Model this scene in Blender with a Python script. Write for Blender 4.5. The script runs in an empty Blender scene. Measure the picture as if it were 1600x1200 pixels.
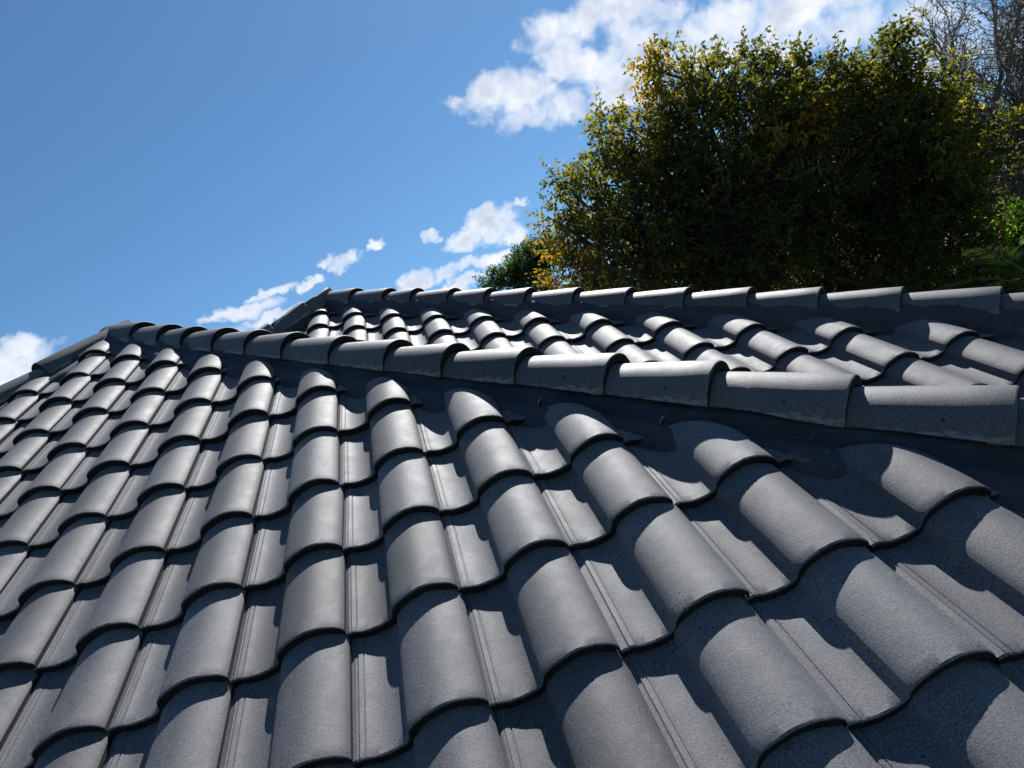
import bpy, bmesh, math, random
import numpy as np
from mathutils import Vector, Matrix, noise

random.seed(7); np.random.seed(7)
S = bpy.context.scene
COLL = S.collection

# ------------------------------------------------------------------ camera
F = 1060.21                       # focal length in pixels of a 1600 px wide picture
R_ = np.array([[0.9331426416, -0.2457134252, -0.2624304157],
               [-0.3466614459, -0.4216079375, -0.8378977199],
               [0.0952399725, 0.8728525991, -0.4785997158]])   # rows: right, down, forward in the roof slope frame
C_ = np.array([0.4319819, -1.3220413, 1.2283079])
MS = 1.17394                      # 1 / cos(roof pitch)
TH = math.acos(1 / MS)            # roof pitch, about 31.6 degrees
c_, s_ = math.cos(TH), math.sin(TH)
M3 = np.array([[1, 0, 0], [0, c_, -s_], [0, s_, c_]])          # slope frame -> world
RW = R_ @ M3.T
CW = M3 @ C_
cam_d = bpy.data.cameras.new("camera")
cam = bpy.data.objects.new("camera", cam_d); COLL.objects.link(cam)
cam_d.sensor_width = 36; cam_d.lens = F * 36 / 1600
cam_d.clip_start = 0.02; cam_d.clip_end = 3000
mw = Matrix.Identity(4)
for i in range(3):
    mw[i][0] = RW[0][i]; mw[i][1] = -RW[1][i]; mw[i][2] = -RW[2][i]; mw[i][3] = CW[i]
cam.matrix_world = mw
S.camera = cam
def ray(px, py):
    d = RW.T @ np.array([(px - 800) / F, (py - 600) / F, 1.0])
    return d / np.linalg.norm(d)
def at(px, py, dist):
    return Vector(CW + ray(px, py) * dist)

# ------------------------------------------------------------------ light
sun_dir = M3 @ np.array([.83, 2.9, 1.0]); sun_dir /= np.linalg.norm(sun_dir)
SUN_EL = math.asin(sun_dir[2]); SUN_AZ = math.atan2(sun_dir[0], sun_dir[1])   # clockwise from +y
sd = bpy.data.lights.new("sun", 'SUN'); sd.energy = 5.0; sd.angle = math.radians(0.5); sd.color = (1, .965, .91)
sd.color = (1, .985, .96)
so = bpy.data.objects.new("sun", sd); COLL.objects.link(so)
so.rotation_euler = Vector(sun_dir).to_track_quat('Z', 'Y').to_euler()
S.view_settings.view_transform = 'Standard'; S.view_settings.look = 'None'
S.view_settings.exposure = 1.12; S.view_settings.gamma = 1; S.view_settings.use_curve_mapping = False
S.cycles.max_bounces = 6; S.cycles.transparent_max_bounces = 6; S.cycles.transmission_bounces = 3

W = bpy.data.worlds.new("World"); S.world = W; W.use_nodes = True
nt = W.node_tree; nt.nodes.clear()
class G:                                           # tiny node-graph helper
    def __init__(s, t): s.t = t
    def n(s, typ, **k):
        o = s.t.nodes.new(typ)
        for a, b in k.items(): setattr(o, a, b)
        return o
    def put(s, sock, v):
        if v is None: return
        if isinstance(v, bpy.types.NodeSocket): s.t.links.new(v, sock)
        else: sock.default_value = v
    def m(s, op, a, b=None, c=None, clamp=False):
        o = s.n('ShaderNodeMath', operation=op, use_clamp=clamp)
        for i, v in enumerate((a, b, c)): s.put(o.inputs[i], v)
        return o.outputs[0]
    def v(s, op, a, b=None, scale=None):
        o = s.n('ShaderNodeVectorMath', operation=op)
        s.put(o.inputs[0], a); s.put(o.inputs[1], b)
        if scale is not None: s.put(o.inputs['Scale'], scale)
        return o.outputs['Value'] if op in ('DOT_PRODUCT', 'LENGTH', 'DISTANCE') else o.outputs[0]
    def noise(s, vec, scale, detail=4, rough=.55, dist=0.0):
        o = s.n('ShaderNodeTexNoise'); s.put(o.inputs['Vector'], vec)
        o.inputs['Scale'].default_value = scale; o.inputs['Detail'].default_value = detail
        o.inputs['Roughness'].default_value = rough; o.inputs['Distortion'].default_value = dist
        return o.outputs['Fac'], o.outputs['Color']
    def ramp(s, f, stops, interp='LINEAR'):
        o = s.n('ShaderNodeValToRGB'); s.put(o.inputs[0], f); cr = o.color_ramp; cr.interpolation = interp
        while len(cr.elements) < len(stops): cr.elements.new(0.5)
        for e, (p, c) in zip(cr.elements, stops):
            e.position = p; e.color = (c, c, c, 1) if isinstance(c, (int, float)) else (*c, 1)
        return o.outputs[0]
    def mix(s, f, a, b, typ='RGBA', blend='MIX'):
        o = s.n('ShaderNodeMix', data_type=typ)
        if typ == 'RGBA': o.blend_type = blend
        ia, ib = [i for i in o.inputs if i.name == 'A' and i.enabled][0], [i for i in o.inputs if i.name == 'B' and i.enabled][0]
        s.put(o.inputs[0], f); s.put(ia, a); s.put(ib, b)
        return [i for i in o.outputs if i.enabled][0]
g = G(nt)
sky = g.n('ShaderNodeTexSky', sky_type='NISHITA', sun_disc=False)
sky.sun_elevation = SUN_EL; sky.sun_rotation = SUN_AZ; sky.altitude = 300
sky.air_density = 1.0; sky.dust_density = .15; sky.ozone_density = 3.0
dirv = g.n('ShaderNodeTexCoord').outputs['Generated']
# clouds: soft cumulus masses, each at its own direction in the sky
CL = [  # centre px, centre py, half width, half height, weight
 (905, 30, 85, 38, 1), (985, 12, 60, 26, .9), (1050, 25, 45, 22, .75), (880, 88, 55, 36, 1), (945, 105, 50, 40, .95), (985, 125, 60, 36, 1), (1010, 70, 70, 40, .95),
 (800, 150, 72, 38, 1), (835, 188, 62, 22, .8), (770, 160, 62, 20, .8), (735, 158, 36, 10, .6), (955, 150, 42, 18, .85), (880, 155, 40, 25, .7),
 (1140, 30, 80, 28, .95), (1230, 20, 110, 30, 1), (1330, 5, 80, 24, .8), (1180, 60, 90, 26, .8), (1290, 60, 120, 30, .75), (1420, 30, 70, 40, .65), (1100, 90, 70, 26, .8), (1480, 90, 80, 60, .6),
 (768, 348, 46, 19, 1), (722, 382, 34, 15, 1), (795, 365, 30, 15, .8), (679, 369, 17, 10, 1), (765, 407, 52, 13, 1), (712, 425, 34, 12, 1), (640, 443, 44, 12, 1), (735, 443, 55, 10, .9),
 (528, 402, 30, 14, 1), (495, 408, 14, 7, .8), (582, 379, 17, 10, 1), (816, 327, 12, 6, .8),
 (432, 450, 36, 8, .75), (478, 442, 24, 9, 1), (395, 462, 26, 7, .6), (385, 488, 52, 15, 1), (420, 502, 60, 11, .9), (350, 500, 34, 9, .9),
 (22, 545, 38, 24, 1), (-10, 575, 80, 24, .9), (10, 600, 60, 20, .8)]
wn1 = g.noise(dirv, 9, 5, .6)[1]
warp = g.v('SCALE', g.v('SUBTRACT', wn1, (0.5, 0.5, 0.5)), None, .085)
warp2 = g.v('SCALE', g.v('SUBTRACT', g.noise(dirv, 40, 4, .55)[1], (0.5, 0.5, 0.5)), None, .032)
dw = g.v('ADD', g.v('ADD', dirv, warp), warp2)
def cloud_field(vec):
    acc = None
    for (px, py, a, b, w) in CL:
        c0 = ray(px, py); u = ray(px + 10, py - 3.5) - c0; u /= np.linalg.norm(u)   # long axis follows the tilted horizon
        v = np.cross(u, c0); v /= np.linalg.norm(v)
        k = 1.0 / math.hypot(1, math.hypot((px - 800) / F, (py - 600) / F))
        ra, rb = a / F * k * 1.0, b / F * k * 1.05
        d = g.v('SUBTRACT', vec, tuple(c0))
        x = g.v('DOT_PRODUCT', d, tuple(u / ra)); y = g.v('DOT_PRODUCT', d, tuple(v / rb))
        r2 = g.m('ADD', g.m('MULTIPLY', x, x), g.m('MULTIPLY', y, y))
        f = g.m('MULTIPLY', g.m('SUBTRACT', 1.0, r2), w)
        acc = f if acc is None else g.m('SMOOTH_MAX', acc, f, .25)
    return acc
field = cloud_field(dw)
n1 = g.noise(dirv, 24, 5, .54, .3)[0]
n2 = g.noise(dirv, 7, 4, .6)[0]
dens = g.m('ADD', field, g.m('MULTIPLY', g.m('SUBTRACT', n1, .5), 2.9))
cov = g.n('ShaderNodeMapRange', interpolation_type='SMOOTHSTEP'); g.put(cov.inputs[0], dens)
cov.inputs[1].default_value = -.30; cov.inputs[2].default_value = 1.25
cov.inputs[3].default_value = 0; cov.inputs[4].default_value = .97
upw = Vector((0, 0, 1))
lit = g.m('ADD', g.m('MULTIPLY', dens, .30), g.m('MULTIPLY', g.noise(g.v('ADD', dirv, tuple(-.012 * sun_dir)), 20, 6, .6)[0], .9))
ccol = g.ramp(lit, [(.22, (.72, .77, .86)), (.46, (.98, .985, 1.0)), (.62, (.86, .88, .93)), (.80, (.62, .67, .77)), (1.0, (.44, .50, .62))])
cloud = g.v('SCALE', ccol, None, 10.8)
skyc = g.mix(1.0, sky.outputs[0], (.63, .89, 1.01, 1), blend='MULTIPLY')
bg = g.n('ShaderNodeBackground'); g.put(bg.inputs[0], g.mix(cov.outputs[0], skyc, cloud)); bg.inputs[1].default_value = .050
g.t.links.new(bg.outputs[0], g.n('ShaderNodeOutputWorld').inputs[0])

# ------------------------------------------------------------------ materials
def mat(name):
    m = bpy.data.materials.new(name); m.use_nodes = True
    t = m.node_tree; b = t.nodes['Principled BSDF']
    return m, G(t), b
def tile_material(name, base, dark, pits=True, rough=.5):
    m, g, b = mat(name)
    co = g.n('ShaderNodeTexCoord').outputs['Object']
    tint = g.n('ShaderNodeAttribute', attribute_name='tint').outputs['Fac']
    fine, _ = g.noise(co, 250, 6, .85)
    mid, _ = g.noise(co, 14, 6, .65, .4)
    big, _ = g.noise(co, 2.3, 3, .5)
    col = g.mix(g.ramp(mid, [(.32, 0), (.68, 1)]), (*dark, 1), (*base, 1))
    col = g.mix(g.ramp(fine, [(.41, .9), (.49, 0)]), col, tuple(x * .35 for x in base) + (1,))
    col = g.mix(g.ramp(fine, [(.51, 0), (.60, .9)]), col, tuple(min(1, x * 1.9) for x in base) + (1,))
    hs = g.n('ShaderNodeHueSaturation'); g.put(hs.inputs['Color'], col)
    g.put(hs.inputs['Value'], g.m('ADD', .80, g.m('ADD', g.m('MULTIPLY', tint, .5), g.m('MULTIPLY', g.m('SUBTRACT', big, .5), .5))))
    col = hs.outputs[0]
    # pale scuffs running across the slope
    sc = g.n('ShaderNodeMapping'); g.put(sc.inputs[0], co); sc.inputs['Scale'].default_value = (9, 3.2, 9); sc.inputs['Rotation'].default_value = (0, 0, .9)
    scuff = g.ramp(g.noise(sc.outputs[0], 2.6, 7, .7, 1.2)[0], [(.61, 0), (.74, .55)])
    col = g.mix(scuff, col, (.27, .27, .28, 1))
    fb = fine
    if pits:
        vo = g.n('ShaderNodeTexVoronoi'); g.put(vo.inputs['Vector'], co); vo.inputs['Scale'].default_value = 95
        patch = g.ramp(g.noise(co, 5.5, 2, .5)[0], [(.57, 0), (.64, 1)])
        rnd = g.n('ShaderNodeSeparateColor'); g.put(rnd.inputs[0], vo.outputs['Color'])
        pit = g.m('MULTIPLY', g.m('LESS_THAN', vo.outputs['Distance'], .30), g.m('MULTIPLY', patch, g.m('GREATER_THAN', rnd.outputs[0], .72)))
        vo2 = g.n('ShaderNodeTexVoronoi'); g.put(vo2.inputs['Vector'], co); vo2.inputs['Scale'].default_value = 34
        r2 = g.n('ShaderNodeSeparateColor'); g.put(r2.inputs[0], vo2.outputs['Color'])
        pit2 = g.m('MULTIPLY', g.m('LESS_THAN', vo2.outputs['Distance'], .11), g.m('GREATER_THAN', r2.outputs[1], .91))
        pit = g.m('MAXIMUM', pit, pit2)
        col = g.mix(g.m('MULTIPLY', pit, .9), col, (.006, .006, .007, 1))
    g.put(b.inputs['Base Color'], col)
    g.put(b.inputs['Roughness'], g.m('ADD', rough, g.m('MULTIPLY', g.m('SUBTRACT', mid, .5), .22)))
    b.inputs['Specular IOR Level'].default_value = .52 if pits else .55
    b.inputs['Diffuse Roughness'].default_value = 1.0
    bp = g.n('ShaderNodeBump'); bp.inputs['Distance'].default_value = .0022; bp.inputs['Strength'].default_value = .42
    h = g.m('ADD', fine, g.m('MULTIPLY', g.noise(co, 210, 4, .65)[0], .7)); h = g.m('ADD', h, g.m('MULTIPLY', mid, 1.2))
    g.put(bp.inputs['Height'], h); g.put(b.inputs['Normal'], bp.outputs[0])
    return m
TILE = tile_material('painted_concrete_tile', (.099, .095, .105), (.070, .068, .077), rough=.67)
CAPM = tile_material('painted_concrete_cap', (.076, .073, .080), (.054, .052, .059), pits=False, rough=.62)
def chalk_edge(m):                                  # chalky mortar smears along the caps' lower edges
    g = G(m.node_tree); b = m.node_tree.nodes['Principled BSDF']
    old = b.inputs['Base Color'].links[0].from_socket
    co = g.n('ShaderNodeTexCoord').outputs['Object']
    sx = g.n('ShaderNodeSeparateXYZ'); g.put(sx.inputs[0], co)
    band = g.n('ShaderNodeMapRange'); g.put(band.inputs[0], sx.outputs[2])
    for i, v in enumerate((-.060, -.108, 0, 1)): band.inputs[1 + i].default_value = v
    mp = g.n('ShaderNodeMapping'); g.put(mp.inputs[0], co); mp.inputs['Scale'].default_value = (14, 14, 34)
    nn = g.noise(mp.outputs[0], 1.3, 8, .72, .8)[0]
    f = g.ramp(g.m('MULTIPLY', nn, g.m('POWER', band.outputs[0], .6)), [(.44, 0), (.54, .7)])
    g.put(b.inputs['Base Color'], g.mix(f, old, (.25, .25, .27, 1)))
chalk_edge(CAPM)
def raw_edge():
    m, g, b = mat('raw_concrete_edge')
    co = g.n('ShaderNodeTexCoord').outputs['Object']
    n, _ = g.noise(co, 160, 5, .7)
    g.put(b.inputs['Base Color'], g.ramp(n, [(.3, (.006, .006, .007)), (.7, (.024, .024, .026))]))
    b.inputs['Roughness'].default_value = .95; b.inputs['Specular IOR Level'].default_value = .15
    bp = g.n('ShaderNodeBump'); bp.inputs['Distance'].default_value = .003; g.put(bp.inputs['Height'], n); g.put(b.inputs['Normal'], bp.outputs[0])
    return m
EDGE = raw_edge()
def mortar_mat():
    m, g, b = mat('painted_mortar')
    co = g.n('ShaderNodeTexCoord').outputs['Object']
    n, _ = g.noise(co, 9, 6, .6); f, _ = g.noise(co, 120, 4, .7)
    col = g.ramp(n, [(.3, (.020, .020, .026)), (.7, (.036, .035, .044))])
    pale = g.ramp(g.noise(co, 16, 7, .75, .9)[0], [(.60, 0), (.72, .6)])
    g.put(b.inputs['Base Color'], g.mix(pale, col, (.17, .175, .19, 1)))
    b.inputs['Roughness'].default_value = .7
    bp = g.n('ShaderNodeBump'); bp.inputs['Distance'].default_value = .009; bp.inputs['Strength'].default_value = .9
    g.put(bp.inputs['Height'], g.m('ADD', n, g.m('MULTIPLY', f, .25))); g.put(b.inputs['Normal'], bp.outputs[0])
    return m
MORT = mortar_mat()
def plain(name, a, bcol, scale=6, rough=.8, detail=5, bump=0):
    m, g, b = mat(name)
    co = g.n('ShaderNodeTexCoord').outputs['Object']
    n, _ = g.noise(co, scale, detail, .62)
    g.put(b.inputs['Base Color'], g.ramp(n, [(.3, a), (.7, bcol)])); b.inputs['Roughness'].default_value = rough
    if bump:
        bp = g.n('ShaderNodeBump'); bp.inputs['Distance'].default_value = bump; g.put(bp.inputs['Height'], n); g.put(b.inputs['Normal'], bp.outputs[0])
    return m
HOLE = plain('nail_hole', (.004, .004, .004), (.008, .008, .008))
CHALK = plain('chalky_mortar_smear', (.10, .105, .12), (.26, .27, .29), 40)
WALL = plain('rendered_wall', (.50, .46, .40), (.58, .54, .47), 3, .9, bump=.004)
FASC = plain('fascia_paint', (.06, .06, .065), (.08, .08, .085), 5, .5)
BARK = plain('bark', (.035, .028, .022), (.085, .070, .055), 9, .95, 8, bump=.02)
TWIG = plain('grey_twig', (.10, .085, .072), (.27, .235, .20), 5, .9)
GRASS = plain('grass_ground', (.030, .045, .015), (.075, .085, .035), .6, .95, 8)

# ------------------------------------------------------------------ object helpers
def link(name, me, parent=None, mats=()):
    o = bpy.data.objects.new(name, me); COLL.objects.link(o)
    for m in mats: me.materials.append(m)
    if parent: o.parent = parent
    return o
def empty(name, loc=(0, 0, 0)):
    o = bpy.data.objects.new(name, None); COLL.objects.link(o); o.location = loc; return o
def tag(o, label=None, cat=None, group=None, kind=None):
    for k, v in (('label', label), ('category', cat), ('group', group), ('kind', kind)):
        if v: o[k] = v
    return o
def child(o, parent):
    o.parent = parent; o.matrix_parent_inverse = Matrix.Translation(-Vector(parent.location))
    return o

# ------------------------------------------------------------------ roof tiles
G_ = 0.3525163
DROW = [0.0263, -0.0048, -0.0035, -0.0211, -0.0277, -0.0078, 0.0019, 0.0057, 0.0120, 0.0127, 0.0062]   # rows -2..8
DCOL = [0.0055, 0.0062, -0.0023, -0.0044, -0.0026, -0.0010, -0.0021, -0.0024, -0.0014, -0.0031, 0.0076]  # columns -6..4
T_ = .030; LIP = .023
# cross-section of one tile in mm, from under the neighbour's roll to its own roll's free edge
PR = [(-13, -2), (-5, -.6), (-3, -.2), (-.5, .6), (1.5, .6), (3, -.7), (5.2, -.8), (6.2, .1), (8, .5), (13, -1.2), (18, -3), (18.8, -5.6), (20.8, -6), (21.8, -4.4),
      (28, -7.4), (38, -10.5), (50, -12.6), (62, -13.2), (76, -12.8), (90, -10.6), (102, -6.8), (109, -3.2), (112.5, 0), (114.3, 4.5), (116.5, 13), (119, 21.8), (122.5, 25.6), (127, 29.6), (135, 35.2),
      (147, 41), (160, 46.2), (174, 50.4), (188, 53.6), (202, 55.4), (216, 55.4), (230, 53.4), (244, 49.4), (257, 44), (269, 37.8), (279, 30.4), (286, 23), (290.5, 16), (292, 12.5), (291.8, 4), (291.6, -1.5)]
PR = np.array(PR) / 1000.0
def slope_mesh(name, rows, cols, mat4, keep, cuts, quality=2, seed=1):
    """rows: list of (y, next_y); cols: list of x; keep(x, y) -> bool; cuts: world planes (point, outward normal)"""
    rnd = random.Random(seed)
    V = []; Fc = []; MI = []; TN = []
    k = len(PR)
    nrm = np.zeros((k, 2)); d = np.gradient(PR, axis=0); nrm[:, 0] = -d[:, 1]; nrm[:, 1] = d[:, 0]; nrm /= np.linalg.norm(nrm, axis=1)[:, None]
    for (y0, y1) in rows:
        gg = y1 - y0
        for x0 in cols:
            if not keep(x0 + .15, (y0 + y1) / 2): continue
            tint = rnd.random()
            jx = rnd.gauss(0, .0015); jz = rnd.gauss(0, .0014); jy = rnd.gauss(0, .0016); sk = rnd.gauss(0, .005); tl = rnd.gauss(0, .0014)
            warp = rnd.gauss(0, .0008)
            ys = [0, .0012, .004, .03, gg * .33, gg * .66, gg + .035] if quality > 1 else [0, .004, gg + .03]
            zo = [-.0045, -.0012, 0, 0, 0, 0, 0] if quality > 1 else [-.003, 0, 0]
            base = len(V)
            def P(i, yy, dz, off=0.0):
                x, z = PR[i]
                x += nrm[i, 0] * off; z += nrm[i, 1] * off
                zz = z - T_ * yy / gg + dz + jz + tl * (x - .15) / .15 + warp * math.sin(i * .4)
                # rough, slightly uneven lip line
                wob = .0016 * noise.noise(Vector((x0 * 7 + x * 60, y0 * 9, 3.1))) if yy < .006 else 0
                return (x0 + x + jx + sk * yy, y0 + jy + yy + wob, zz)
            for yy, dz in zip(ys, zo):
                for i in range(k): V.append(P(i, yy, dz))
            nr = len(ys)
            for r in range(nr - 1):
                for i in range(k - 1):
                    a = base + r * k + i
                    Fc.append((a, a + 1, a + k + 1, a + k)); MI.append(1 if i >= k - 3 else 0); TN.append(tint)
            # lip face and the underside just behind it
            b2 = len(V)
            for i in range(k):
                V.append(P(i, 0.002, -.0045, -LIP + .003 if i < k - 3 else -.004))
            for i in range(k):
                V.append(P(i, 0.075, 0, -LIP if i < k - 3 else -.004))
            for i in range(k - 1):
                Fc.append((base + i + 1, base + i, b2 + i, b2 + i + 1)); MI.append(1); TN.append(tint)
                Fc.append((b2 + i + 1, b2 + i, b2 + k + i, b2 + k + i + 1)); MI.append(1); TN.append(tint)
    V = np.array(V); A = np.array(mat4)
    V = V @ A[:3, :3].T + A[:3, 3]
    me = bpy.data.meshes.new(name); me.from_pydata(V.tolist(), [], Fc)
    me.polygons.foreach_set('material_index', MI)
    at_ = me.attributes.new('tint', 'FLOAT', 'FACE'); at_.data.foreach_set('value', TN)
    me.polygons.foreach_set('use_smooth', [True] * len(Fc))
    bm = bmesh.new(); bm.from_mesh(me)
    for (p, n) in cuts:
        bmesh.ops.bisect_plane(bm, geom=bm.verts[:] + bm.edges[:] + bm.faces[:], plane_co=Vector(p), plane_no=Vector(n), clear_outer=True)
    for e in bm.edges:
        if len(e.link_faces) == 2 and e.calc_face_angle(0) > math.radians(23): e.smooth = False
    bm.to_mesh(me); bm.free()
    return me
def Yrow(j): return j * G_ + (DROW[j + 2] if -2 <= j <= 8 else 0)
def Xcol(c): return c * .3 + (DCOL[c + 6] if -6 <= c <= 4 else 0)
EAVE_J = -9
house = empty('house', (-1.5, 4, -4.4))
tag(house, 'house under dark grey rolled concrete tiles with two stepped hip ends', 'house')

M4 = np.eye(4); M4[:3, :3] = M3
DIA = M3 @ np.array([1, -MS, 0]); DIA /= np.linalg.norm(DIA)      # right hip, downhill
DIL = M3 @ np.array([-1, -MS, 0]); DIL /= np.linalg.norm(DIL)     # left hip, downhill
XA0, HA = 1.57, .11
LC = .366
dpl = np.array([1, -MS, 0]) / math.hypot(1, MS)
def crestA(s, dn=0): return M3 @ (np.array([XA0, 0, HA + dn]) + s * dpl)
SA_APEX = -4.825
apexA = crestA(SA_APEX, -.035)
SA = [-4.3548, -3.9948, -3.6978, -3.3438, -3.0133, -2.6833, -2.3068, -1.9283, -1.5898, -1.2197, -0.8472, -0.4907, -0.1092, 0.2513]
DN = [-.030, -.030, -.030, -.020, -.016, -.012, -.010, -.005, 0, .008, .010, .012, 0, .005]
xa, ya = apexA[0], apexA[1]
q2 = math.sqrt(.5)
hipA_R = ((xa, ya, 0), (q2, q2, 0)); hipA_L = ((xa, ya, 0), (-q2, q2, 0))
def mv(pl, e): return (tuple(np.array(pl[0]) + np.array(pl[1]) * e), pl[1])
def keepA(x, y):
    yw = y * c_
    return abs(x - xa) < (ya - yw) + .35
rowsA = [(Yrow(j), Yrow(j + 1)) for j in range(EAVE_J, 11)]
colsA = [Xcol(c) for c in range(-27, 16)]
me = slope_mesh('roof_slope', rowsA, colsA, M4, keepA, [mv(hipA_R, -.165), mv(hipA_L, -.165)], 2, 3)
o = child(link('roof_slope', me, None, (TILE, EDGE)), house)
o['label'] = 'near hip-end slope of rolled tiles filling the foreground'

# upper (farther) hip end
RB = np.array([[0.9996880564, 0.0025206415, 0.0248482646], [-0.0035327092, 0.9991622905, 0.0407705446], [-0.0247246811, -0.0408456081, 0.9988595129]])
bB = np.array([-0.2662892640, 4.0547936064, -0.6291708816])
FX, HB = .627, .13
MB3 = M3 @ RB; tB = M3 @ bB
MB4 = np.eye(4); MB4[:3, :3] = MB3; MB4[:3, 3] = tB
def crestB(s): return MB3 @ (np.array([FX, 0, HB]) + s * dpl) + tB
SB = [-0.5221, -0.0986, 0.2244, 0.6253, 0.9856, 1.3491, 1.7419, 2.1272, 2.5059, 2.8739, 3.2402, 3.6125, 4.0044]
SB_APEX = -.98
apexB = crestB(SB_APEX)
xb, yb = apexB[0], apexB[1]
dB = MB3 @ dpl; dBL = MB3 @ (np.array([-1, -MS, 0]) / math.hypot(1, MS))
hB2 = np.cross(dB, (0, 0, 1)); hB2 = -hB2 / np.linalg.norm(hB2)
nR = np.array([-dB[1], dB[0], 0]); nR /= np.linalg.norm(nR)
nL = np.array([dBL[1], -dBL[0], 0]); nL /= np.linalg.norm(nL)
hipB_R = ((xb, yb, 0), tuple(nR)); hipB_L = ((xb, yb, 0), tuple(nL))
rowsB = [(j * G_, (j + 1) * G_) for j in range(-20, 3)]
colsB = [c * .3 for c in range(-10, 26)]
valley = ((xa + (xb - xa) / 2, yb - (xb - xa) / 2, 0), (-q2, -q2, 0))
def keepB(x, y):
    w = MB3 @ np.array([x, y, 0]) + tB
    return abs(w[0] - xb) < (yb - w[1]) + .4 and (w[0] + w[1]) > (valley[0][0] + valley[0][1]) - .5
me = slope_mesh('roof_slope', rowsB, colsB, MB4, keepB, [mv(hipB_R, -.10), mv(hipB_L, -.10), mv(valley, .05)], 2, 5)
o = child(link('roof_slope', me, None, (TILE, EDGE)), house)
o['label'] = 'farther hip-end slope of rolled tiles rising behind the near hip'

# the slopes turned away from the picture
tan = math.tan(TH); EZ = (M3 @ np.array([0, Yrow(EAVE_J), 0]))[2]
zA = (M3 @ np.array([0, ya / c_, 0]))[2]              # roof plane height at the near apex
EY = Yrow(EAVE_J) * c_                               # front eave
HALF = ya - EY
zB = zA; HALFB = (zB - EZ) / tan
YBACK = 12.0
def side_frame(xr, sgn, z):                          # slope facing +x (sgn=1) or -x; local y=0 at the ridge
    A = np.eye(4)
    A[:3, 0] = (0, sgn, 0); A[:3, 1] = (-sgn * c_, 0, s_); A[:3, 2] = (sgn * s_, 0, c_)
    A[:3, 3] = (xr, 0, z)
    return A
def side(name, label, xr, sgn, z, y0, y1, cuts, half):
    n = int(half / c_ / G_) + 1
    rows = [(-(j + 1) * G_, -j * G_) for j in range(n)]
    cols = [c * .3 for c in range(int(math.floor(min(sgn * y0, sgn * y1) / .3)) - 1, int(max(sgn * y0, sgn * y1) / .3) + 1)]
    me = slope_mesh(name, rows, cols, side_frame(xr, sgn, z), lambda x, y: True, cuts, 1, 9)
    o = child(link(name, me, None, (TILE, EDGE)), house); o['label'] = label
    return o
yfr = EY - .3
side('roof_slope', 'left slope turned away beyond the near left hip', xa, -1, zA, yfr, YBACK,
     [((xa, 0, 0), (1, 0, 0)), ((xa, ya, 0), (q2, -q2, 0)), ((0, YBACK, 0), (0, 1, 0))], HALF)
side('roof_slope', 'right slope turned away behind the near right hip', xa, 1, zA, yfr, YBACK,
     [((xa, 0, 0), (-1, 0, 0)), ((xa, ya, 0), (-q2, -q2, 0)), mv((valley[0], (q2, q2, 0)), .05)], HALF)
side('roof_slope', 'right slope turned away behind the farther right hip', xb, 1, zB, yfr, YBACK,
     [((xb, 0, 0), (-1, 0, 0)), ((xb, yb, 0), (-q2, -q2, 0)), ((0, YBACK, 0), (0, 1, 0))], HALFB)
side('roof_slope', 'small left slope between the two roof ridges', xb, -1, zB, yb - .8, YBACK,
     [((xb, 0, 0), (1, 0, 0)), ((xb, yb, 0), (q2, -q2, 0)), (((xa + xb) / 2 - .02, 0, 0), (-1, 0, 0)), ((0, YBACK, 0), (0, 1, 0))], .9)

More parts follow.
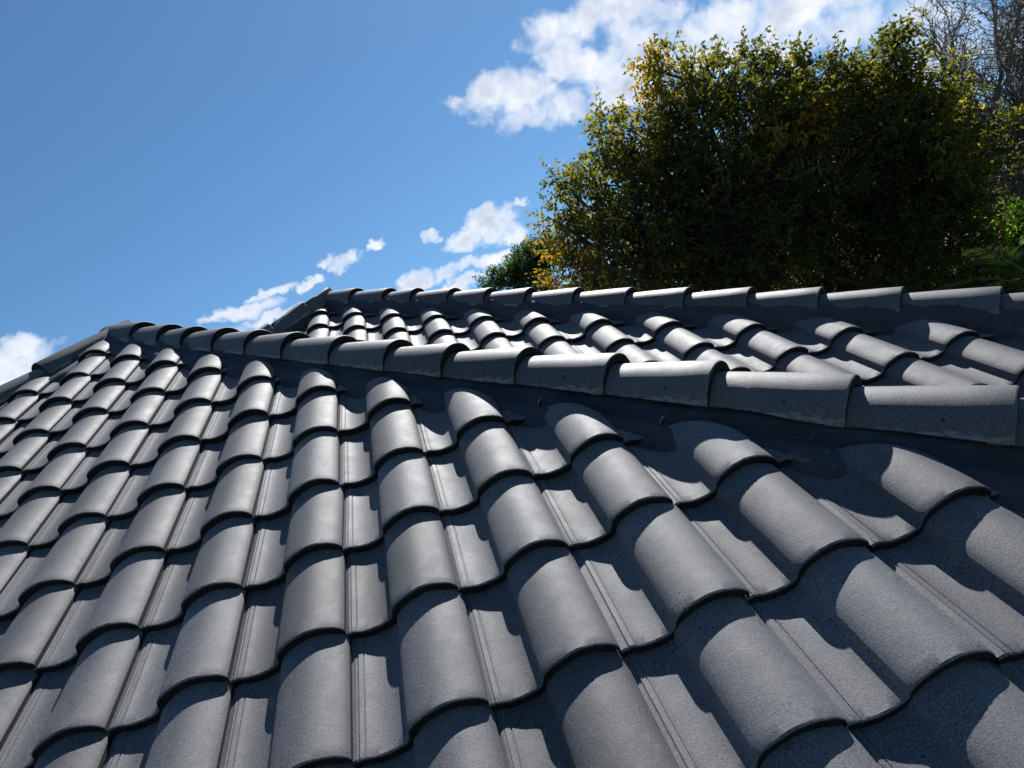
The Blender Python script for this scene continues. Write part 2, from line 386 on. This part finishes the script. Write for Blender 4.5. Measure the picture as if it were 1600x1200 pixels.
# ------------------------------------------------------------------ hips: mortar bed with caps
def cap_section(r, drop, n=22):
    pts = []
    for i in range(n + 1):
        a = math.pi * i / n
        pts.append((-r * math.cos(a) * (1 + .02 * math.sin(a)), r * .92 * math.sin(a)))
    pts = [(-r - .004, -drop)] + pts + [(r + .004, -drop)]
    return [(x, z - r * .92) for x, z in pts]                   # crest at z = 0
SQ = [(-.092, -.125), (-.090, -.020), (-.084, -.007), (-.070, 0), (.070, 0), (.084, -.007), (.090, -.020), (.092, -.125)]
def cap_mesh(length, rnd, r=.108, square=False):
    """local x downhill; crest of the free (downhill) end at the origin; uphill end thinner and lower"""
    sec_o = SQ if square else cap_section(r, .022); k = len(sec_o); t = .026
    xs = [0, -.0018, -.006, -length * .3, -length * .65, -length - .055]
    sc = [.978, .994, 1, .985, .955, .905]; dz = [-.003, -.001, 0, -.004, -.010, -.020]
    V = []; Fc = []; MI = []
    ph = rnd.random() * 50
    for x, s, z in zip(xs, sc, dz):
        for i, (a, b) in enumerate(sec_o):
            wob = .0022 * noise.noise(Vector((ph + a * 25, b * 25, x * 9)))
            bot = (.005 * noise.noise(Vector((ph, x * 14, i))) + .030 * min(1, -x / length)) if i in (0, k - 1) else 0
            V.append((x + (wob if x > -.005 else 0), a * s, b * s + z + wob * .5 + bot))
    for r_ in range(len(xs) - 1):
        for i in range(k - 1):
            a = r_ * k + i; Fc.append((a, a + k, a + k + 1, a + 1)); MI.append(0)
    # free-end thickness and inner face
    b2 = len(V)
    for i, (a, b) in enumerate(sec_o):
        s = (r - t) / r; V.append((.0005, a * s * .97, (b + r * .92) * s - r * .92 - .004))
    for i, (a, b) in enumerate(sec_o):
        s = (r - t) / r; V.append((-.06, a * s * .97, (b + r * .92) * s - r * .92))
    for i in range(k - 1):
        Fc.append((i, i + 1, b2 + i + 1, b2 + i)); MI.append(1)
        Fc.append((b2 + i, b2 + i + 1, b2 + k + i + 1, b2 + k + i)); MI.append(1)
    # nail hole on each flank
    for sg in (() if square else (-1, 1)):
        ang = math.radians(20); hx = -length * (.38 + .05 * rnd.random())
        cx, cz = sg * r * math.cos(ang) * .99, r * .92 * math.sin(ang) - r * .92 - .006
        nx, nz = sg * math.cos(ang), math.sin(ang)
        ring = []; c0 = len(V)
        for j in range(10):
            a = j * math.tau / 10; rr = .0042
            V.append((hx + rr * math.cos(a), cx + nx * .0016 - nz * sg * 0 - sg * 0 + (-nz) * rr * math.sin(a), cz + nz * .0016 + nx * rr * math.sin(a)))
            ring.append(c0 + j)
        Fc.append(tuple(ring if sg < 0 else ring[::-1])); MI.append(2)
    # chalky smears: thin irregular crusts along the lower edges
    for sg in (-1, 1):
        x = -.01
        while x > -length + .02:
            L = rnd.uniform(.012, .05)
            if False:
                n = 7; c0 = len(V); rim = []
                z0 = -r * .92 - .012 + rnd.uniform(-.003, .012)
                for j in range(n):
                    a = j * math.tau / n; hx = x - L / 2 + L / 2 * math.cos(a) * rnd.uniform(.6, 1.1); hz = z0 + rnd.uniform(.0025, .0065) * math.sin(a)
                    yy = (r + .003) * (.985 + .012 * (-hx / length < .4)) + .0015
                    V.append((hx, sg * yy * (1 - .035 * (-hx / length)), hz)); rim.append(c0 + j)
                Fc.append(tuple(rim if sg > 0 else rim[::-1])); MI.append(3)
            x -= L + rnd.uniform(.0, .03)
    me = bpy.data.meshes.new('ridge_cap'); me.from_pydata(V, [], Fc)
    me.polygons.foreach_set('material_index', MI)
    me.polygons.foreach_set('use_smooth', [m != 1 for m in MI])
    a_ = me.attributes.new('tint', 'FLOAT', 'FACE'); a_.data.foreach_set('value', [rnd.random()] * len(Fc))
    return me
def axes(d):
    d = Vector(d).normalized(); side = Vector((-d.y, d.x, 0)).normalized(); up = d.cross(side)
    if up.z < 0: up = -up; side = -side
    return d, side, up
def hip(name, label, lips, d, start, end, seed, bed=((.140, -.134), (.178, -.142), (.205, -.168), (.235, -.27)), cover=-.088, square=False):
    """lips: world points of the crest at each cap's free end; start/end: crest points of the hip line"""
    rnd = random.Random(seed)
    d, side, up = axes(d)
    # mortar bed: one continuous strip from the caps down to the tiles
    V = []; Fc = []
    L = (Vector(end) - Vector(start)).length; n = max(4, int(L / .03))
    half = [(.088, cover + .012), (.108, cover - .014), (.121, cover - .040)] + list(bed)
    if square: half = [(.070, -.02), (.076, -.03), (.079, -.07), (.080, -.12), (.082, -.20), (.10, -.32)]
    prof = [(-a, b) for a, b in half[::-1]] + half
    k = len(prof)
    for i in range(n + 1):
        p = Vector(start) + d * (L * i / n)
        for j, (a, b) in enumerate(prof):
            w = noise.noise(Vector((i * .16 + seed * 9, j * 1.7, seed))) * .013
            w2 = noise.noise(Vector((i * .42 + seed * 5, j * .8, 4 + seed))) * .009 + .006 * math.sin(i * .53 + j * .9)
            V.append(p + side * (a + (w + w2) * (1 if a > 0 else -1)) + up * (b + w * .5 * (abs(a) > .11) - .003))
    for i in range(n):
        for j in range(k - 1):
            a = i * k + j; Fc.append((a, a + 1, a + k + 1, a + k))
    me = bpy.data.meshes.new(name); me.from_pydata([tuple(v) for v in V], [], Fc)
    me.polygons.foreach_set('use_smooth', [True] * len(Fc))
    o = child(link(name, me, None, (MORT,)), house); o['label'] = label
    prev = None
    for i, p in enumerate(lips):
        p = Vector(p); q = Vector(lips[i - 1]) if i else Vector(start)
        ln = (p - q).length
        cm = cap_mesh(max(.2, ln), rnd, square=square)
        co = link('ridge_cap', cm, None, (CAPM, EDGE, HOLE, CHALK))
        co['group'] = 'ridge caps along the hips'
        dd = (p - q).normalized() if ln > .1 else d
        tilt = .030 / max(ln, .2)                       # each cap's free end rides on the next one
        dx = (dd + up * (.020 / max(ln, .25) + rnd.gauss(0, .004)) + side * rnd.gauss(0, .008)).normalized()
        sy = up.cross(dx).normalized(); uz = dx.cross(sy)
        mm = Matrix((dx, sy, uz)).transposed().to_4x4(); mm.translation = p
        co.parent = o; co.matrix_parent_inverse = Matrix.Identity(4)
        co.matrix_local = mm
    return o
def extend(lips, d, step, upto_z):
    lips = [np.array(p) for p in lips]
    while lips[-1][2] > upto_z: lips.append(lips[-1] + np.array(d) * step)
    return lips
EAVEZ = EZ + .12
lipsA = extend([crestA(s, dn) for s, dn in zip(SA, DN)], DIA, LC, EAVEZ)
hip('hip_ridge', 'mortared hip with lapped caps running down from the near apex to the right', lipsA, DIA, apexA, lipsA[-1], 11)
lipsAL = [apexA + DIL * s for s in (.60,)]
lipsAL = extend(lipsAL, DIL, .40, EAVEZ)
hip('hip_ridge', 'mortared hip with lapped caps dropping left from the near apex', lipsAL, DIL, apexA, lipsAL[-1], 12)
lipsB = extend([crestB(s) for s in SB], dB, LC, EAVEZ)
hip('hip_ridge', 'long farther hip of lapped caps below the trees', lipsB, dB, apexB, lipsB[-1], 13, bed=((.128, -.150), (.136, -.18), (.15, -.28)))
lipsBL = [apexB + dBL * s for s in (1.15, .78, .36, .03)]
lipsBL[-1] = lipsBL[-1] + np.array([0, 0, -.012])
hip('hip_ridge', 'short farther hip of caps falling left against the sky', lipsBL, -dBL, apexB + dBL * 1.5, apexB, 14, square=True)
for (ax_, lab, sd_) in ((apexA, 'level ridge running back from the near apex', 15), (apexB, 'level ridge running back from the farther apex', 16)):
    ax_ = np.array(ax_); st = ax_ + np.array([0, .22, -.03])
    lips = []; y = YBACK - .02
    n = int((y - st[1]) / .36)
    lips = [np.array([ax_[0], st[1] + .36 * (i + 1), st[2]]) for i in range(n)]
    hip('ridge', lab, lips, (0, 1, 0), st, (ax_[0], y, st[2]), sd_)

# ------------------------------------------------------------------ walls, eaves
def box(bm, x0, x1, y0, y1, z0, z1):
    r = bmesh.ops.create_cube(bm, size=1)
    bmesh.ops.scale(bm, vec=(x1 - x0, y1 - y0, z1 - z0), verts=r['verts'])
    bmesh.ops.translate(bm, vec=((x0 + x1) / 2, (y0 + y1) / 2, (z0 + z1) / 2), verts=r['verts'])
GZ = -4.4
def bmobj(name, bm, mats, parent=None):
    me = bpy.data.meshes.new(name); bm.to_mesh(me); bm.free()
    o = link(name, me, None, mats)
    if parent: child(o, parent)
    return o
exL, exR = xa - HALF, xa + HALF
exRB = xb + HALFB; eyB = yb - HALFB
bm = bmesh.new(); box(bm, exL + .5, exR - .5, EY + .5, YBACK - .4, GZ, EZ - .12); bmobj('wall', bm, (WALL,), house)
bm = bmesh.new(); box(bm, exR - .497, exRB - .5, eyB + .5, YBACK - .403, GZ, EZ - .12); bmobj('wall', bm, (WALL,), house)
bm = bmesh.new(); box(bm, exL + .03, exR - .03, EY + .03, EY + .06, EZ - .26, EZ - .05); box(bm, exL + .03, exL + .06, EY + .065, YBACK, EZ - .26, EZ - .05)
box(bm, exR - .06, exR - .03, EY + .065, eyB, EZ - .26, EZ - .05); box(bm, exR - .025, exRB - .03, eyB + .03, eyB + .06, EZ - .26, EZ - .05); box(bm, exRB - .06, exRB - .03, eyB + .065, YBACK, EZ - .26, EZ - .05)
bmobj('fascia', bm, (FASC,), house)
bm = bmesh.new(); box(bm, exL + .07, exR - .07, EY + .07, YBACK, EZ - .20, EZ - .17); box(bm, exR - .065, exRB - .07, eyB + .07, YBACK, EZ - .203, EZ - .173)
bmobj('soffit', bm, (WALL,), house)
# half-round gutter along the front eave
bm = bmesh.new()
for (x0, x1, yy) in ((exL, exR, EY - .03), (exR, exRB, eyB - .03)):
    pr = [bm.verts.new((x, yy - .06 + .06 * math.cos(a), EZ - .08 + .06 * math.sin(a))) for x in (x0, x1) for a in [math.pi + math.pi * i / 8 for i in range(9)]]
    for i in range(8): bm.faces.new((pr[i], pr[i + 1], pr[9 + i + 1], pr[9 + i]))
bmobj('gutter', bm, (FASC,), house)
# gable closing the back
bm = bmesh.new()
for (xr, zr, hf) in ((xa, zA, HALF), (xb, zB, HALFB)):
    e = .0 if xr == xa else .012
    a = [bm.verts.new(p) for p in ((xr - hf + .5, YBACK - .41 - e, EZ - .2), (xr + hf - .5, YBACK - .41 - e, EZ - .2), (xr, YBACK - .41 - e, zr - .12))]
    bm.faces.new(a)
bmobj('gable', bm, (WALL,), house)

# ------------------------------------------------------------------ ground
def ground_h(x, y):
    d = math.hypot(x - 3, y - 4)
    t = min(1, max(0, (d - 16) / 60)); t = t * t * (3 - 2 * t)
    side = min(1, max(0, (x * .8 + y * .35 - 6) / 25))
    return GZ + 9 * t * side + .25 * noise.noise(Vector((x * .05, y * .05, 0))) * min(1, d / 12)
bm = bmesh.new()
gx = [-400, -250, -150, -100] + [i * 4 for i in range(-18, 40)] + [180, 250, 400]
grid = [[bm.verts.new((x, y, ground_h(x, y))) for x in gx] for y in gx]
for i in range(len(gx) - 1):
    for j in range(len(gx) - 1): bm.faces.new((grid[i][j], grid[i][j + 1], grid[i + 1][j + 1], grid[i + 1][j]))
go = bmobj('ground', bm, (GRASS,)); tag(go, kind='structure')
for p in go.data.polygons: p.use_smooth = True

# ------------------------------------------------------------------ vegetation
def leaf_material(name, stops, trans=.42, rough=.7):
    m, g, b = mat(name)
    b.inputs['Specular IOR Level'].default_value = .25
    a = g.n('ShaderNodeAttribute', attribute_name='tone').outputs['Fac']
    col = g.ramp(a, stops)
    g.put(b.inputs['Base Color'], col); b.inputs['Roughness'].default_value = rough
    tr = g.n('ShaderNodeBsdfTranslucent')
    g.put(tr.inputs['Color'], g.mix(1.0, col, (1.9, 1.9, .9, 1), blend='MULTIPLY'))
    mx = g.n('ShaderNodeMixShader'); mx.inputs[0].default_value = trans
    g.t.links.new(b.outputs[0], mx.inputs[1]); g.t.links.new(tr.outputs[0], mx.inputs[2])
    out = [n for n in g.t.nodes if n.type == 'OUTPUT_MATERIAL'][0]
    g.t.links.new(mx.outputs[0], out.inputs[0])
    return m
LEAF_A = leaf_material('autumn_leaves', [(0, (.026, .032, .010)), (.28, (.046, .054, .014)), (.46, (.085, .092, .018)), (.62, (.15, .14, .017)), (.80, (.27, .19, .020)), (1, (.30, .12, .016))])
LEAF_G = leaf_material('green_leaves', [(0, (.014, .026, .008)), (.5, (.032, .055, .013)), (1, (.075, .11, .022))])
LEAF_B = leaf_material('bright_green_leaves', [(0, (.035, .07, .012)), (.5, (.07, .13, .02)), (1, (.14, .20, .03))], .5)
LEAF_D = leaf_material('dry_leaves', [(0, (.05, .040, .030)), (.5, (.10, .082, .06)), (1, (.17, .15, .11))], .25)
PALMM = leaf_material('palm_blades', [(0, (.02, .035, .010)), (.6, (.05, .08, .02)), (1, (.13, .16, .05))], .25, .35)

def leaves_mesh(name, pos, dirs, length, width, tone, rng):
    """one folded pointed leaf (two triangles each side of the midrib) per position"""
    n = len(pos)
    d = dirs / np.linalg.norm(dirs, axis=1)[:, None]
    r = rng.normal(size=(n, 3)); sde = np.cross(d, r); sde /= np.linalg.norm(sde, axis=1)[:, None]
    up = np.cross(sde, d)
    L = length * rng.uniform(.6, 1.25, n)[:, None]; Wd = width * rng.uniform(.7, 1.2, n)[:, None]
    p0 = pos; p1 = pos + d * L * .5 + sde * Wd * .5 + up * Wd * .18; p2 = pos + d * L - up * L * .10; p3 = pos + d * L * .5 - sde * Wd * .5 + up * Wd * .18
    V = np.stack([p0, p1, p2, p3], 1).reshape(-1, 3).astype(np.float32)
    me = bpy.data.meshes.new(name)
    me.vertices.add(4 * n); me.vertices.foreach_set('co', V.ravel())
    idx = np.arange(n)[:, None] * 4
    tri = np.concatenate([idx + [0, 1, 2], idx + [0, 2, 3]], 1).reshape(-1).astype(np.int32)
    me.loops.add(6 * n); me.loops.foreach_set('vertex_index', tri)
    me.polygons.add(2 * n); me.polygons.foreach_set('loop_start', np.arange(0, 6 * n, 3, dtype=np.int32))
    me.polygons.foreach_set('loop_total', np.full(2 * n, 3, dtype=np.int32))
    me.update(calc_edges=True)
    a = me.attributes.new('tone', 'FLOAT', 'FACE'); a.data.foreach_set('value', np.repeat(np.clip(tone, 0, 1), 2).astype(np.float32))
    return me
class Tubes:
    def __init__(s): s.V = []; s.F = []
    def tube(s, pts, rads, k=6):
        pts = [np.array(p, float) for p in pts]; b = len(s.V)
        for i, p in enumerate(pts):
            d = pts[min(i + 1, len(pts) - 1)] - pts[max(i - 1, 0)]; d /= np.linalg.norm(d) + 1e-9
            a = np.cross(d, (0.31, .17, .93)); a /= np.linalg.norm(a) + 1e-9; c = np.cross(d, a)
            for j in range(k):
                t = math.tau * j / k; s.V.append(tuple(p + rads[i] * (a * math.cos(t) + c * math.sin(t))))
        for i in range(len(pts) - 1):
            for j in range(k):
                s.F.append((b + i * k + j, b + i * k + (j + 1) % k, b + (i + 1) * k + (j + 1) % k, b + (i + 1) * k + j))
    def mesh(s, name):
        me = bpy.data.meshes.new(name); me.from_pydata(s.V, [], s.F); me.polygons.foreach_set('use_smooth', [True] * len(s.F)); return me
def bent(a, b, rng, sag=.12, n=6):
    a = np.array(a, float); b = np.array(b, float); L = np.linalg.norm(b - a)
    o = rng.normal(size=3) * L * sag; o2 = rng.normal(size=3) * L * sag * .5
    return [a + (b - a) * t + o * math.sin(math.pi * t) + o2 * math.sin(2 * math.pi * t) for t in np.linspace(0, 1, n)]
def tree(name, label, cat, dist, lobes, seed, leaf=(.112, .060), matl=None, clump_density=1.0, shoots=7, trunk_px=None, group=None, twig_len=.42, trunk_r=.2, base_tone=.3, bark=None):
    """lobes: (px, py, radius px, extra distance m, tone) seen from the camera, turned into places and radii in metres"""
    rng = np.random.default_rng(seed)
    Ls = []
    for (px, py, r, dd, tone) in lobes:
        D = dist + dd; Ls.append((np.array(at(px, py, D)), r * D / F, tone))
    cen = sum(l[0] * l[1] for l in Ls) / sum(l[1] for l in Ls)
    bx, by = (cen[0], cen[1]) if trunk_px is None else tuple(np.array(at(*trunk_px))[:2])
    bz = ground_h(bx, by) - .1
    base = np.array([bx, by, bz])
    root = empty(name, tuple(base)); tag(root, label, cat, group)
    tb = Tubes()
    low = min(l[0][2] - l[1] for l in Ls)
    fork = np.array([bx * .75 + cen[0] * .25, by * .75 + cen[1] * .25, max(bz + 1.0, low + .15 * (cen[2] - low))])
    tr = bent(base, fork, rng, .03, 8)
    tb.tube(tr, list(np.linspace(trunk_r * 1.25, trunk_r * .8, 8)), 10)
    P = []; Dn = []; T = []
    for (c, r, tone) in Ls:
        lr = trunk_r * (.30 + .12 * r)
        limb = bent(fork, c, rng, .10, 8); tb.tube(limb, list(np.linspace(lr, lr * .35, 8)), 7)
        nc = int(clump_density * 43 * r ** 2 + 6)
        for i in range(nc):
            v = rng.normal(size=3); v /= np.linalg.norm(v)
            rad = r * rng.uniform(.35, 1.0) ** .55 * (1 + .16 * noise.noise(Vector((v * 2.2 + c * .7).tolist())) * 2)
            e = c + v * rad * np.array([1, 1, .92])
            s0 = limb[rng.integers(4, 8)]
            br = bent(s0, e, rng, .12, 5); tb.tube(br, list(np.linspace(lr * .28, .006, 5)), 4)
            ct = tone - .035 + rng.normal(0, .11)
            for k in range(shoots):
                sv = v * .8 + rng.normal(size=3) * .75 + np.array([0, 0, .25]); sv /= np.linalg.norm(sv)
                sl = twig_len * rng.uniform(.5, 1.25)
                st = br[rng.integers(3, 5)]; en = st + sv * sl
                if k < 3: tb.tube([st, (st + en) / 2 + rng.normal(size=3) * .02, en], [.006, .0045, .002], 3)
                m = int(sl / .038)
                tt = np.linspace(.15, 1.05, m)[:, None]
                P.append(st + (en - st) * tt + rng.normal(size=(m, 3)) * .022)
                Dn.append(sv * .7 + rng.normal(size=(m, 3)) * .8 + np.array([0, 0, -.25])); T.append(ct + rng.normal(0, .10, m))
    P = np.concatenate(P); Dn = np.concatenate(Dn); T = np.concatenate(T)
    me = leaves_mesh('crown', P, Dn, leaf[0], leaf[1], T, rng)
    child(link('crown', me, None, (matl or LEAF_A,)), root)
    child(link('trunk', tb.mesh('trunk'), None, (bark or BARK,)), root)
    return len(P)
NL = 0
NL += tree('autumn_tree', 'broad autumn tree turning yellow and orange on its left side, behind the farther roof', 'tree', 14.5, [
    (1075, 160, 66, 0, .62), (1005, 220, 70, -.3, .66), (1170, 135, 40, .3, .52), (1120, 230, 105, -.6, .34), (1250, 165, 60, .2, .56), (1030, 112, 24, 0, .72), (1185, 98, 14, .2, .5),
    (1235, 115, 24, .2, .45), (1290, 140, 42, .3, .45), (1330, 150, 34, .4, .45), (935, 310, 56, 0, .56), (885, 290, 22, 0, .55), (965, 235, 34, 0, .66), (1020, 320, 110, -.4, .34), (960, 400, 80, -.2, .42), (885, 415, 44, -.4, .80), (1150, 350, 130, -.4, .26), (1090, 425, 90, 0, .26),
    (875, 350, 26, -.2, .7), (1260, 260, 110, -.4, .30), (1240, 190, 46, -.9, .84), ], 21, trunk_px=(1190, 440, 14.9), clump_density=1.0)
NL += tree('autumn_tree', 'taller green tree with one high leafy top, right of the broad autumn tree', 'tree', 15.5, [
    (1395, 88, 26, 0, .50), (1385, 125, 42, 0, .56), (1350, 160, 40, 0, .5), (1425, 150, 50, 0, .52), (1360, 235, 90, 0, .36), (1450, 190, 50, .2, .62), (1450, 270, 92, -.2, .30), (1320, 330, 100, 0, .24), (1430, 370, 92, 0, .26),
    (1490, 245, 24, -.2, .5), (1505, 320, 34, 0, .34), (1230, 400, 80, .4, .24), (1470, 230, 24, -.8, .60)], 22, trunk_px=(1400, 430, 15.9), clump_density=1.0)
NL += tree('evergreen_tree', 'dense dark evergreen tree in the shade behind the two autumn trees', 'tree', 21, [
    (1080, 400, 110, 0, .3), (1180, 330, 120, 0, .3), (1300, 300, 130, 0, .25), (1420, 330, 130, 0, .25), (1200, 420, 110, 0, .3), (1380, 420, 120, 0, .3), (970, 430, 60, 0, .3)], 23, leaf=(.15, .085), matl=LEAF_G, clump_density=.55, shoots=6, twig_len=.6)
NL += tree('distant_tree', 'small rounded green tree far off, just above the farther hip', 'tree', 32, [
    (820, 412, 30, 0, .6), (790, 430, 24, 0, .5), (845, 400, 26, .4, .6), (765, 440, 14, 0, .6), (835, 440, 34, 0, .5), (860, 390, 20, .5, .6)], 24, leaf=(.13, .08), matl=LEAF_G, clump_density=1.0, shoots=7, twig_len=.45)
NL += tree('garden_shrub', 'bright green shrub in sun at the right edge, above the palm', 'shrub', 16.5, [
    (1565, 342, 18, 0, .5), (1598, 338, 22, .2, .6), (1630, 350, 34, .2, .5), (1595, 400, 24, .4, .4), (1545, 375, 14, 0, .3), (1500, 420, 40, .3, .3), (1530, 430, 30, .2, .4)], 25, leaf=(.10, .06), matl=LEAF_B, clump_density=1.1, shoots=6, twig_len=.3, trunk_r=.07)
NL += tree('evergreen_tree', 'dark evergreen filling the right edge below the bare tree', 'tree', 24, [
    (1570, 370, 70, 0, .25), (1640, 350, 80, 0, .25), (1520, 420, 90, 0, .25), (1640, 420, 110, 0, .25), (1520, 300, 40, 0, .25)], 26, leaf=(.16, .09), matl=LEAF_G, clump_density=.55, shoots=6, twig_len=.6)

# bare tree with a fine net of grey twigs
def bare_tree():
    rng = np.random.default_rng(5)
    b0 = np.array(at(1640, 420, 19.5)); base = np.array([b0[0], b0[1], ground_h(b0[0], b0[1]) - .1])
    root = empty('bare_tree', tuple(base)); tag(root, 'leafless grey tree with tangled twigs at the top right corner', 'tree')
    dry_top = at(1560, 190, 19.5)[2]
    tb = Tubes(); P = []; Dn = []
    def grow(p, d, L, r, lev):
        n = 5; pts = [p]; q = p.copy(); dd = d.copy()
        for i in range(n):
            dd = dd + rng.normal(size=3) * (.16 + .03 * lev) + np.array([0, 0, .03]); dd /= np.linalg.norm(dd)
            q = q + dd * L / n; pts.append(q.copy())
        tb.tube(pts, list(np.linspace(r, r * .55, n + 1)), 7 if lev < 2 else (4 if lev < 4 else 3))
        if lev >= 5:
            if q[2] < dry_top or rng.random() < .12:
                for t in range(4): P.append(pts[-1 - t] + rng.normal(size=3) * .06); Dn.append(rng.normal(size=3))
            return
        kids = (5, 5, 5, 4, 4)[lev]
        for i in range(kids):
            s = pts[int(rng.integers(1 if lev else 3, n + 1))] if i else pts[-1]
            nd = dd + rng.normal(size=3) * (.62 if i else .3); nd /= np.linalg.norm(nd)
            grow(s, nd, L * rng.uniform(.52, .80), r * .55 * (1 if i else 1.15), lev + 1)
    for (px, py, dd) in ((1545, 300, .3), (1600, 330, 0), (1515, 255, .5), (1575, 90, -.2), (1560, 260, .4), (1530, 190, 0), (1620, 280, .2), (1550, 20, .3), (1480, 30, .2), (1580, 150, -.4), (1610, 210, 0), (1600, 60, 0), (1540, 110, .6), (1650, 150, -.6), (1590, 200, .5), (1680, 40, .5), (1500, 60, .3)):
        tgt = np.array(at(px, py, 19.5 + dd)); st = base + np.array([0, 0, 2.2 + rng.random()])
        d = tgt - st; L = np.linalg.norm(d); tb.tube(bent(st, st + d * .62, rng, .05, 7), list(np.linspace(.13, .06, 7)), 8)
        grow(st + d * .62, d / L, 1.7, .055, 1)
    tb.tube(bent(base, base + np.array([0, 0, 3.2]), rng, .02, 6), list(np.linspace(.26, .16, 6)), 10)
    child(link('branches', tb.mesh('branches'), None, (TWIG,)), root)
    me = leaves_mesh('dry_leaves', np.array(P), np.array(Dn), .085, .045, rng.random(len(P)), rng)
    child(link('dry_leaves', me, None, (LEAF_D,)), root)
bare_tree()

# palm at the right edge
def palm():
    rng = np.random.default_rng(8)
    c = np.array(at(1625, 448, 10.5)); gz = ground_h(c[0], c[1])
    root = empty('palm_tree', (c[0], c[1], gz)); tag(root, 'palm with long narrow arching blades at the right edge above the roof', 'palm')
    tb = Tubes(); tb.tube([(c[0], c[1], gz - .1), (c[0] + .03, c[1], (gz + c[2]) / 2), tuple(c)], [.17, .14, .16], 12)
    child(link('trunk', tb.mesh('trunk'), None, (BARK,)), root)
    for i in range(18):
        az = math.tau * i / 18 * 1.618 * 2; el = rng.uniform(.05, 1.15)
        d = np.array([math.cos(az) * math.cos(el), math.sin(az) * math.cos(el), math.sin(el)])
        pts = []; q = c.copy(); dd = d.copy(); n = 12; L = rng.uniform(1.1, 1.5)
        for k in range(n + 1):
            pts.append(q.copy()); dd = dd + np.array([0, 0, -.085]); dd /= np.linalg.norm(dd); q = q + dd * L / n
        fb = Tubes(); fb.tube(pts, list(np.linspace(.013, .003, n + 1)), 5)
        V = list(fb.V); Fc = list(fb.F); tone = [.95] * len(Fc)
        for k in range(2, n + 1):
            for hlf in (0, .5):
                if k == n and hlf: continue
                p = pts[k] if not hlf else (pts[k] + pts[min(k + 1, n)]) / 2
                t = pts[min(k + 1, n)] - pts[k - 1]; t /= np.linalg.norm(t)
                sd_ = np.cross(t, (0, 0, 1)); sd_ /= np.linalg.norm(sd_) + 1e-6
                for sg in (-1, 1):
                    ld = t * .75 + sd_ * sg * .8 + rng.normal(size=3) * .07 + np.array([0, 0, -.05]); ld /= np.linalg.norm(ld)
                    ll = .42 * math.sin(math.pi * min(1, (k + hlf) / n * .8 + .15)) * rng.uniform(.85, 1.1); w = np.cross(ld, (0, 0, 1)); w /= np.linalg.norm(w) + 1e-6; w *= .011
                    b = len(V); m_ = p + ld * ll * .5 + np.array([0, 0, .006]); e_ = p + ld * ll + np.array([0, 0, -.05])
                    V += [tuple(p), tuple(m_ + w), tuple(e_), tuple(m_ - w)]; Fc += [(b, b + 1, b + 2), (b, b + 2, b + 3)]; tn = rng.uniform(.1, .8); tone += [tn, tn]
        me = bpy.data.meshes.new('frond'); me.from_pydata(V, [], Fc)
        a = me.attributes.new('tone', 'FLOAT', 'FACE'); a.data.foreach_set('value', tone)
        child(link('frond', me, None, (PALMM,)), root)
palm()

# flowering shrub: a few white and red blooms between leaves
def petals(m_name, col):
    m, g, b = mat(m_name); b.inputs['Base Color'].default_value = (*col, 1); b.inputs['Roughness'].default_value = .6; return m
PW = petals('white_petals', (.75, .68, .66)); PRD = petals('red_petals', (.45, .03, .04))
def blooms():
    rng = np.random.default_rng(3)
    c = np.array(at(1583, 368, 15.9)); gz = ground_h(c[0], c[1])
    root = empty('flowering_shrub', (c[0], c[1], gz)); tag(root, 'small shrub with white and red blooms at the right edge', 'shrub')
    tb = Tubes()
    for i in range(9):
        e = c + rng.normal(size=3) * np.array([.22, .22, .14])
        tb.tube(bent((c[0], c[1], gz - .05), e, rng, .05, 7), list(np.linspace(.02, .006, 7)), 5)
        for k in range(1):
            V = []; Fc = []; n = 7
            ax = rng.normal(size=3) * .5 + np.array(CW - e) / np.linalg.norm(CW - e); ax /= np.linalg.norm(ax)
            a = np.cross(ax, (0, 0, 1)); a /= np.linalg.norm(a); b = np.cross(ax, a)
            for j in range(n):
                t = math.tau * j / n; t2 = t + .42; R = .085
                u = a * math.cos(t) + b * math.sin(t); u2 = a * math.cos(t2) + b * math.sin(t2); u0 = a * math.cos(t - .42) + b * math.sin(t - .42)
                q = len(V); V += [tuple(e), tuple(e + u0 * R * .6 + ax * .02), tuple(e + u * R + ax * .035), tuple(e + u2 * R * .6 + ax * .02)]; Fc.append((q, q + 1, q + 2, q + 3))
            me = bpy.data.meshes.new('bloom'); me.from_pydata(V, [], Fc)
            o = child(link('bloom', me, None, (PW if i % 2 else PRD,)), root); o['label'] = 'white bloom' if i % 2 else 'red bloom'
    child(link('stem', tb.mesh('stem'), None, (BARK,)), root)
    n = 900; v = rng.normal(size=(n, 3)); v /= np.linalg.norm(v, axis=1)[:, None]
    P = c + v * (rng.uniform(.2, .6, n) ** .7)[:, None] * np.array([1, 1, .8]) - np.array([0, 0, .25])
    me = leaves_mesh('foliage', P, v + rng.normal(size=(n, 3)) * .7, .09, .05, rng.random(n), rng)
    child(link('foliage', me, None, (LEAF_B,)), root)
blooms()
print('leaves', NL)
